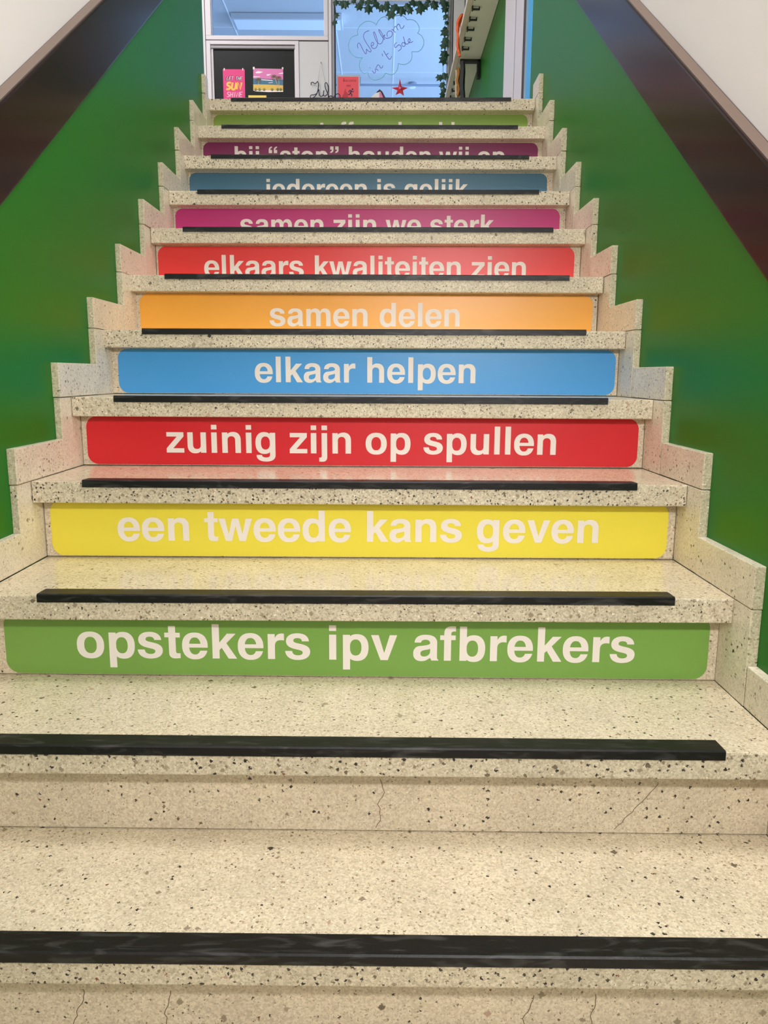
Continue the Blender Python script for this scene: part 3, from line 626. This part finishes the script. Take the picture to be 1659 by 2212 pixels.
# picture card with a beach
root = thing('picture_card', tuple(at(579, 200, YB)), 'picture card of a palm beach under a pink sky on the black door board', 'picture')
f = flat_map(460, 135, 9.217, YB)
def fp(mb, pts, mi, lift):
    Y = YB-0.0010-lift; g = flat_map(460, 135, 9.217, Y)
    q = [g(*p) for p in pts]; mb.poly([[(p.x, p.z) for p in q]], lambda x, z: (x, Y, z), mi)
mb = MB()
q = [f(*p) for p in [(803, 118), (1397, 130), (1397, 585), (1100, 590), (845, 575), (803, 555)]]
mb.prism([(p.x, p.z) for p in q], 'y', YB-0.0010, YB-0.0002, 0)
fp(mb, [(803, 118), (1397, 130), (1397, 345), (803, 320)], 1, 0.0002)
fp(mb, [(803, 318), (1000, 322), (1397, 342), (1397, 460), (803, 440)], 2, 0.0004)
fp(mb, [(803, 436), (1100, 440), (1397, 455), (1397, 560), (803, 545)], 3, 0.0006)
for c in ([(845, 195), (900, 168), (1000, 188), (930, 215), (860, 216)], [(1068, 235), (1165, 230), (1110, 262), (1070, 262)], [(1305, 215), (1397, 200), (1397, 226), (1320, 226)], [(803, 275), (945, 280), (930, 293), (803, 296)]): fp(mb, c, 4, 0.0005)
fp(mb, [(960, 335), (1100, 345), (1190, 358), (1190, 370), (1050, 356), (960, 350)], 4, 0.0007)
fp(mb, [(1100, 400), (1190, 395), (1190, 405), (1110, 410)], 4, 0.0007)
def strk(pts, r, mi, lift=0.0009): stroke(mb, flat_map(460, 135, 9.217, YB-0.001-lift), pts, r, mi, 3, (1, 0.2), 5)
for cx, cy, R, base in ((905, 345, 62, (895, 560)), (1215, 285, 60, (1290, 480)), (1310, 310, 58, (1300, 520))):
    strk([(cx, cy), ((cx+base[0])/2+8, (cy+base[1])/2), base], 0.0020, 6)
    for a in range(0, 360, 40):
        dx, dy = R*math.cos(math.radians(a)), R*0.9*math.sin(math.radians(a))
        strk([(cx, cy), (cx+dx*0.6, cy+dy*0.6-8), (cx+dx, cy+dy+14)], 0.0027, 5, 0.0012)
for bx, n in ((850, 4), (930, 4), (1020, 4), (1180, 4), (1290, 5), (1350, 5)):
    for i in range(n):
        a = math.radians(-150+120*i/(n-1)); strk([(bx, 566), (bx+38*math.cos(a), 566+62*math.sin(a))], 0.0030, 7, 0.0011)
mb.build('card', [M['white_print'], M['sky_pink'], M['sea'], M['sand'], M['white_print'], M['palm'], M['trunk'], M['bush']], root, weld=False)
for px, s in ((548.3, 4.2), (610.5, 3.2)):
    mb = MB(); tape(mb, px, 147.5, s, s*1.3, YB-0.0012); mb.build('tape', M['pin'], root)
mb = MB(); a = at(536.5, 206, YB); c = at(576, 236, YB); mb.box(a.x, c.x, YB-0.0012, YB-0.0002, c.z, a.z)
tag(mb.build('paper_note', M['note'], origin=tuple(at(556, 213, YB))), 'pale yellow paper note below the palm beach picture', 'note')

# ------------------------------------------------------------------ wire word on a string
YJ = PY-0.010
root = thing('wire_word', tuple(at(690, 134, YJ)), 'navy wire handwriting hanging on a string before the pale panel', 'wire sign')
f = flat_map(640, 120, 6.9125, YJ)
mb = MB()
for s in ([(225, 440), (222, 408), (248, 400), (285, 420), (318, 388), (331, 430), (325, 500), (302, 580), (262, 622), (225, 640), (207, 615), (226, 590), (270, 585), (310, 560), (336, 505), (338, 545), (346, 590), (372, 610), (400, 590), (413, 520), (405, 565), (414, 602), (442, 598), (470, 560), (479, 480), (462, 420), (441, 405), (428, 432), (440, 500), (470, 570), (478, 630), (470, 700), (440, 745), (425, 720), (450, 670), (500, 606), (540, 612), (552, 640), (572, 600), (612, 572), (642, 580), (656, 615), (650, 660), (690, 627), (716, 645), (722, 690)],):
    mb.tube([f(*p) for p in s], 0.0034, 6, 0, None, 4)
mb.build('lettering', M['wire'], root, smooth=True, weld=False)
mb = MB(); mb.tube([f(322, 400), f(368, 96), f(436, 405)], 0.0012, 5, 0, None, 0); mb.build('hanging_string', M['string'], root)
mb = MB(); p = f(368, 96); mb.tube([p, p+Vector((0, 0.022, 0))], 0.0035, 8); mb.build('nail', M['alu_side'], root)

# ------------------------------------------------------------------ things on the big pane
YG = PY+0.044
root = thing('evacuation_sign', tuple(at(752, 213, YG)), 'red evacuation sheet with a running figure in a clear holder on the glass', 'sign')
f = flat_map(640, 120, 6.9125, YG-0.004)
a = at(727.5, 162, YG); c = at(777.5, 232, YG)
mb = MB(); mb.box(a.x, c.x, YG-0.0035, YG-0.0005, c.z, a.z); hold = mb.build('holder', M['holder'], root, bevel=0.001)
a = at(730, 166, YG); c = at(774.5, 229, YG)
mb = MB(); mb.box(a.x, c.x, YG-0.0042, YG-0.0036, c.z, a.z); sheet = mb.build('sheet', M['red_paper'], root)
mb = MB()
pe = f(778, 390); s = 0.034
mb.poly([[(0, 0), (0, .72), (.5, .72), (.5, .6), (.14, .6), (.14, .42), (.46, .42), (.46, .3), (.14, .3), (.14, .12), (.5, .12), (.5, 0)]], lambda x, z: (f(700, 390).x+x*s*0.9, YG-0.0046, pe.z+z*s), 0)
add_text(mb, 'vacuatie', s*0.82, lambda x, z: (x, YG-0.0046, z), f(790, 390).x+0.004, pe.z, 0)
mb.build('lettering', M['red_dark'], sheet, weld=False)
mb = MB(); q0, q1 = f(748, 438), f(812, 465); mb.box(q0.x, q1.x, YG-0.0047, YG-0.0043, q1.z, q0.z, 0)
mb.build('printed_bar', M['red_dark'], sheet)
mb = MB()
fl = [f(*p) for p in [(700, 632), (690, 600), (712, 565), (720, 520), (738, 490), (742, 540), (764, 560), (775, 600), (768, 632)]]
mb.poly([[(p.x, p.z) for p in fl]], lambda x, z: (x, YG-0.0045, z), 0)
mb.build('flame_symbol', M['red_dark'], sheet)
mb = MB()
g = flat_map(640, 120, 6.9125, YG-0.0052)
hd = g(839, 502); n0 = 12
mb.poly([[(hd.x+0.0076*math.cos(2*math.pi*i/n0), hd.z+0.0076*math.sin(2*math.pi*i/n0)) for i in range(n0)]], lambda x, z: (x, YG-0.0050, z), 0)
for pts, r in (([(822, 522), (806, 566)], .0060), ([(822, 522), (796, 520), (782, 548)], .0036), ([(826, 528), (844, 546), (860, 530)], .0034), ([(806, 566), (830, 575), (824, 610)], .0040), ([(806, 566), (795, 582), (772, 580)], .0040)):
    stroke(mb, g, pts, r, 0, 0)
mb.build('running_figure', M['navy'], sheet, weld=False)

f = flat_map(750, 20, 9.217, YG-0.0012)
root = thing('window_drawing', tuple(at(840, 180, YG)), 'hand-drawn cloud reading Welkom in t 5de on the glass', 'drawing')
mb = MB()
for s in ([(570, 325), (620, 230), (690, 165), (770, 155), (822, 225)], [(822, 225), (900, 155), (1030, 122), (1130, 140), (1190, 210)], [(1190, 210), (1280, 205), (1370, 250), (1430, 350), (1430, 430), (1400, 475)],
          [(1400, 475), (1480, 530), (1525, 640), (1500, 760), (1420, 840), (1285, 845)], [(1285, 845), (1290, 940), (1260, 1030), (1180, 1090), (1100, 1100), (1015, 1080)], [(1015, 1080), (1000, 1190), (940, 1280), (860, 1305), (765, 1270)],
          [(765, 1270), (710, 1350), (620, 1400), (520, 1405), (440, 1350), (410, 1260)], [(410, 1260), (330, 1275), (260, 1200), (240, 1110), (260, 1020), (310, 965)], [(310, 965), (180, 955), (80, 880), (25, 770), (40, 640), (100, 550), (215, 510)],
          [(215, 510), (205, 420), (260, 320), (360, 250), (450, 240), (530, 270), (565, 300)]):
    stroke(mb, f, s, 0.0025)
mb.build('cloud_outline', M['marker_teal'], root, weld=False)
mb = MB()
for s in ([(215, 780), (205, 710), (225, 672), (255, 690), (300, 780), (350, 870), (375, 885), (385, 840), (380, 795), (420, 830), (460, 850), (475, 820), (440, 760), (380, 670), (330, 570), (330, 500), (370, 450), (440, 425)],
          [(480, 730), (520, 710), (525, 670), (490, 665), (475, 720), (500, 770), (550, 780), (590, 740), (604, 650), (570, 520), (535, 450), (528, 490), (560, 590), (610, 670), (660, 690), (700, 650), (720, 560), (680, 460), (630, 400), (640, 450), (690, 540), (750, 610)],
          [(720, 535), (750, 510), (735, 550), (770, 575), (830, 572), (880, 540), (902, 490), (880, 440), (825, 438), (790, 490), (805, 545)], [(885, 400), (920, 420), (962, 465)], [(925, 412), (945, 352), (975, 350), (1012, 415)], [(985, 345), (1010, 300), (1040, 310), (1070, 380), (1110, 370), (1135, 320)],
          [(690, 885), (700, 905), (710, 935)], [(725, 825), (780, 920), (830, 990), (860, 990), (885, 935)], [(770, 912), (795, 895), (822, 875)], [(985, 662), (940, 712), (960, 765), (1020, 710), (1065, 730), (1072, 790), (1010, 835)],
          [(1150, 690), (1130, 665), (1095, 670), (1090, 720), (1120, 740), (1155, 715), (1140, 630), (1118, 545)], [(1142, 640), (1170, 690), (1212, 685), (1255, 620), (1235, 585), (1213, 620), (1225, 660), (1260, 665), (1310, 640)],
          [(446, 1160), (452, 1168), (458, 1172)], [(500, 1225), (540, 1275), (562, 1240), (558, 1192), (590, 1195), (615, 1218)], [(572, 1175), (602, 1113), (640, 1120), (662, 1165), (695, 1165), (710, 1120)]):
    stroke(mb, f, s, 0.0027)
mb.build('handwriting', M['marker_blue'], root, weld=False)

# star
c0 = at(863.5, 190, YG)
mb = MB(); R0, R1 = 0.082, 0.030
f = flat_map(640, 120, 6.9125, YG-0.002)
tips = [f(*p) for p in [(1548, 345), (1668, 482), (1608, 603), (1482, 590), (1420, 482)]]
inn = [f(*p) for p in [(1572, 462), (1592, 520), (1548, 560), (1508, 520), (1522, 470)]]
cc = f(1547, 495); cc.y -= 0.016
ring = [p for t, i in zip(tips, inn) for p in (t, i)]
for i in range(10): mb.face([cc, ring[i], ring[(i+1) % 10]], 0)
mb.face([tuple(p) for p in reversed(ring)], 0)
st = thing('star_ornament', tuple(c0), 'red five-pointed star stuck on the glass', 'star'); mb.build('star_body', M['star'], st)
mb = MB(); mb.tube([cc+Vector((0, .006, 0)), cc+Vector((0, -.003, 0))], 0.009, 10); mb.build('centre_bead', M['rose'], st)
# folded paper peeking above the step
f = flat_map(640, 120, 6.9125, YG-0.002)
rt = thing('folded_paper', tuple(f(1225, 720)), 'white and pink folded paper with a dark edge, low on the glass', 'paper craft')
def solid(pts, m, name, d=0.012, extra=0.0):
    mb = MB(); q = [f(*p) for p in pts]; mb.prism([(p.x, p.z) for p in q], 'y', YG-0.002-d-extra, YG-0.002-extra); return mb.build(name, M[m], rt)
solid([(1118, 625), (1180, 572), (1260, 545), (1262, 800), (1100, 800)], 'pin', 'paper_face')
solid([(1240, 560), (1272, 552), (1300, 640), (1325, 800), (1238, 800)], 'rose', 'paper_side', 0.012, 0.001)
solid([(1196, 556), (1245, 510), (1285, 545), (1335, 645), (1375, 800), (1340, 800), (1300, 640), (1262, 548)], 'gasket', 'paper_edge', 0.010, 0.003)

# ivy garland along the head and the right side of the pane
root = thing('ivy_garland', tuple(at(845, 8, YG-0.02)), 'dark green ivy garland round the head and right side of the glass', 'garland')
top = [(722, 4), (740, 10), (765, 6), (790, 12), (812, 14), (832, 20), (850, 14), (872, 14), (892, 6), (915, 10), (938, 8), (956, 6), (962, 30), (961, 60), (959, 90), (961, 120), (957, 145), (958, 170), (956, 195), (955, 225)]
YV = PY-0.012
mb = MB(); mb.tube([at(x, y, YV) for x, y in top], 0.0022, 5, 0, None, 3)
mb.tube([at(722, 4, YV), at(725, 24, YV), at(723, 52, YV)], 0.002, 5, 0, None, 3); mb.build('vine', M['stem'], root, weld=False)
LEAF = [(0, -0.50), (0.16, -0.20), (0.42, -0.26), (0.36, 0.02), (0.50, 0.22), (0.24, 0.24), (0.10, 0.42), (0, 0.36), (-0.10, 0.42), (-0.24, 0.24), (-0.50, 0.22), (-0.36, 0.02), (-0.42, -0.26), (-0.16, -0.20)]
rnd = random.Random(11)
leaves = [(726, 6, 12, 10), (741, 10, 17, -20), (748, 9, 15, 35), (764, 3, 10, 0), (775, 15, 16, -25), (781, 6, 13, 20), (796, 5, 15, 0), (796, 20, 17, 5), (812, 10, 17, -50), (808, 3, 13, 20), (825, 18, 14, 15), (836, 17, 14, 30), (836, 9, 12, -30), (844, 31, 19, -28), (853, 17, 18, -15), (867, 24, 20, -5), (880, 14, 15, 20), (886, 23, 14, 30), (893, 7, 17, 10), (906, 10, 17, -10), (908, 21, 18, 12), (921, 12, 14, 80), (938, 10, 17, 20), (941, 14, 14, 35), (926, 3, 10, 0), (957, 5, 14, -20), (962, 10, 16, 20), (962, 21, 15, 10), (963, 36, 12, 70), (965, 50, 9, 0), (960, 70, 17, -60), (962, 62, 10, 20), (962, 88, 15, 30), (960, 98, 16, 15), (960, 118, 17, -20), (957, 130, 18, -60), (949, 168, 15, -40), (960, 165, 16, 15), (956, 184, 13, 35), (959, 196, 13, 0), (956, 206, 14, -50), (727, 33, 12, 80), (723, 49, 11, 15), (958, 222, 14, 10)]
for i, (px, py, s, rot) in enumerate(leaves):
    c = at(px, py, YV-0.004-0.004*(i % 3)); sz = s*0.00428*1.15; a = math.radians(rot)
    tx, tz = rnd.uniform(-.35, .35), rnd.uniform(-.35, .35)
    mb = MB(); cen = None; P = []
    for u, v in LEAF:
        x, z = u*sz, v*sz; xx, zz = x*math.cos(a)-z*math.sin(a), x*math.sin(a)+z*math.cos(a)
        P.append(c+Vector((xx, tx*xx+tz*zz+abs(u)*sz*0.25, zz)))
    m0 = c+Vector((0, -0.004, 0))
    for j in range(len(P)): mb.face([m0, P[j], P[(j+1) % len(P)]])
    mb.build('leaf', M['leaf'], root)

# ------------------------------------------------------------------ coat shelf on the right corridor wall
SZ = 2.65
root = thing('coat_rack', (0.72, 4.6, SZ), 'grey wall shelf with a pale wooden front edge and black coat hooks underneath', 'coat rack')
mb = MB(); mb.box(0.568, 0.7225, 3.2, 5.60, SZ, SZ+0.020); mb.build('shelf_board', M['shelf'], root, bevel=0.002)
mb = MB(); mb.box(0.532, 0.567, 3.2, 5.60, SZ-0.003, SZ+0.028); mb.build('front_rail', M['wood_edge'], root, bevel=0.003)
for i, y in enumerate([3.42, 3.565, 3.70, 3.84, 3.985, 4.13, 4.285, 4.435, 4.93, 5.08, 5.235, 5.39]):
    mb = MB(); mb.box(0.5685, 0.5758, y-0.014, y+0.014, SZ-0.022, SZ-0.0002); plate = mb
    mb = MB()
    mb.box(0.576, 0.618, y-0.006, y+0.006, SZ-0.020, SZ-0.011)
    mb.box(0.611, 0.618, y-0.006, y+0.006, SZ-0.020, SZ+0.0-0.002)
    hk = mb.build('hook', M['black'], root, bevel=0.0015, weld=False, origin=(0.576, y, SZ-0.015)); plate.build('hook_plate', M['black'], hk)
for y in (4.66, 3.30):
    mb = MB(); mb.box(0.575, 0.7230, y-0.020, y+0.020, SZ-0.020, SZ-0.0002); mb.box(0.700, 0.7238, y-0.020, y+0.020, SZ-0.125, SZ-0.0002)
    mb.build('bracket', M['black'], root, bevel=0.004, weld=False)
def ribbon(name, pts, width, m, label, cat, thick=0.004):
    """flat strap through 3-D points, its width along y"""
    mb = MB(); P = [Vector(p) for p in pts]; Q = []
    for i in range(len(P)-1):
        p0, p1, p2, p3 = P[max(i-1, 0)], P[i], P[i+1], P[min(i+2, len(P)-1)]
        for j in range(4):
            t = j/4; Q.append(0.5*((2*p1)+(p2-p0)*t+(2*p0-5*p1+4*p2-p3)*t*t+(3*p1-p0-3*p2+p3)*t**3))
    Q.append(P[-1]); n = len(mb.v)
    for i, q in enumerate(Q):
        d = (Q[min(i+1, len(Q)-1)]-Q[max(i-1, 0)]).normalized(); s = Vector((0.35, 1, 0)).normalized(); nn = d.cross(s).normalized()
        wd = width[min(len(width)-1, i*len(width)//len(Q))] if isinstance(width, list) else width
        for a, c in ((-1, -1), (1, -1), (1, 1), (-1, 1)): mb.v.append(tuple(q+s*a*wd/2+nn*c*thick/2))
    for i in range(len(Q)-1):
        for k in range(4): A = n+i*4+k; B = n+i*4+(k+1) % 4; mb.f.append((A, B, B+4, A+4)); mb.m.append(0)
    mb.f.append((n+3, n+2, n+1, n)); mb.m.append(0); e = n+(len(Q)-1)*4; mb.f.append((e, e+1, e+2, e+3)); mb.m.append(0)
    return tag(mb.build(name, M[m], origin=pts[0], smooth=False), label, cat)
sp = lambda px, py, Y: tuple(at(px, py, Y))
ribbon('fabric_strap', [(0.640, 4.22, 2.685), (0.600, 4.22, 2.715), sp(1002, 34, 4.20), sp(992, 46, 4.18), sp(988.5, 62, 4.15), sp(989, 80, 4.12), sp(989, 98, 4.10), sp(991, 112, 4.08), sp(993, 122, 4.06)], [0.04, 0.04, 0.035, 0.05, 0.05, 0.03, 0.012, 0.02, 0.04, 0.03, 0.016], 'orange', 'orange fabric strap hanging over the pale front edge of the coat rack', 'strap', 0.014)
def hang(name, px, py0, py1, Y, w_, m, label, cat, sway=2.0, thick=0.012):
    n = 6; pts = [sp(px+sway*math.sin(i*1.7), py0+(py1-py0)*i/n, Y+0.004*i) for i in range(n+1)]
    return ribbon(name, pts, w_, m, label, cat, thick)
hang('hanging_strap', 990, 148, 207, 4.72, 0.035, 'tan', 'tan brown strap hanging below the coat rack beside the black bracket', 'strap', 1.6, 0.016)
hang('hanging_cloth', 986.5, 153, 240, 4.78, 0.04, 'cream_cloth', 'cream cloth strip hanging behind the tan strap under the coat rack', 'cloth', 0.6, 0.014)
hang('folded_umbrella', 999, 134, 240, 4.60, [0.05, 0.05, 0.055, 0.055, 0.05, 0.045], 'charcoal', 'charcoal folded nylon bundle hanging from the rack next to the black bracket', 'bag', 0.8, 0.026)

# ------------------------------------------------------------------ classroom behind the glass
b = MB(); b.box(-4.6, 4.6, PY+0.12, 12.0, CEIL, CEIL+0.1)
struct('ceiling', b, M['class_ceiling'])
b = MB(); b.box(-4.6, 4.6, 12.0, 12.1, LAND, CEIL); struct('wall_back', b, M['class_wall'])
b = MB(); b.box(-4.7, -4.6, PY+0.12, 12.1, LAND, CEIL); struct('wall_side', b, M['class_wall'])
b = MB(); b.box(4.6, 4.7, PY+0.12, 12.1, LAND, CEIL); struct('wall_side', b, M['class_wall'])
b = MB(); b.box(-4.6, 4.6, PY+0.12, 12.1, LAND-0.1, LAND); struct('floor', b, M['class_wall'])
b = MB(); b.box(0.85, 4.6, PY, PY+0.12, LAND, CEIL); struct('wall_partition', b, M['class_wall'])
b = MB()
for xs in (-1.80, -0.56, 0.16, 1.40): b.box(xs-0.006, xs+0.006, PY+0.13, 11.99, CEIL-0.004, CEIL-0.0002)
for ys in (7.4, 8.9, 10.3): b.box(-4.5, 4.5, ys-0.003, ys+0.003, CEIL-0.002, CEIL-0.0001)
struct('trim_3', b, M['glow_white'], weld=False)  # ceiling seams brightened by the added glow, no light source
LZ = CEIL-0.075
p0, p1, p2 = at_z(505, 43, LZ), at_z(509, 64, LZ), at_z(733, 43, LZ)
lamp = thing('ceiling_lamp', ((p0.x+p2.x)/2, (p0.y+p1.y)/2, CEIL), 'long flat ceiling lamp behind the glass above the door', 'lamp')
mb = MB(); mb.box(p0.x-0.03, p2.x+0.03, p0.y-0.02, p1.y+0.03, LZ+0.004, CEIL-0.0045); hs_ = mb.build('lamp_housing', M['class_wall'], lamp, bevel=0.004)
mb = MB(); mb.box(p0.x, p2.x, p0.y, p1.y, LZ, LZ+0.0035); mb.build('diffuser', M['glow_white'], hs_)
RZ = CEIL-0.10
q0, q1 = at_z(770, 183.5, RZ), at_z(966, 186, RZ)
mb = MB(); mb.tube([(q0.x-2.5, q0.y, RZ), (q1.x+2.5, q0.y, RZ)], 0.016, 8); 
rr = thing('ceiling_rail', (q0.x, q0.y, RZ), 'thin grey rail under the ceiling behind the glass', 'rail'); mb.build('rail_tube', M['pipe'], rr)
for x in (q0.x-2.0, q0.x+0.05, q1.x+2.0):
    mb = MB(); mb.box(x-0.012, x+0.012, q0.y-0.012, q0.y+0.012, RZ, CEIL-0.0045); mb.build('rail_hanger', M['pipe'], rr)
c0 = at_z(891, 181, CEIL-0.01)
sd = thing('smoke_detector', (c0.x, c0.y, CEIL-0.005), 'small white round fixture on the ceiling beside the thin rail', 'detector')
mb = MB(); mb.tube([(c0.x, c0.y, CEIL-0.0045), (c0.x, c0.y, CEIL-0.028)], 0.060, 16); mb.build('fixture_base', M['pipe'], sd)
mb = MB(); mb.tube([(c0.x, c0.y, CEIL-0.0285), (c0.x, c0.y, CEIL-0.065)], 0.045, 16); mb.build('fixture_cap', M['glow_white'], sd)  # cap brightened by the same added glow
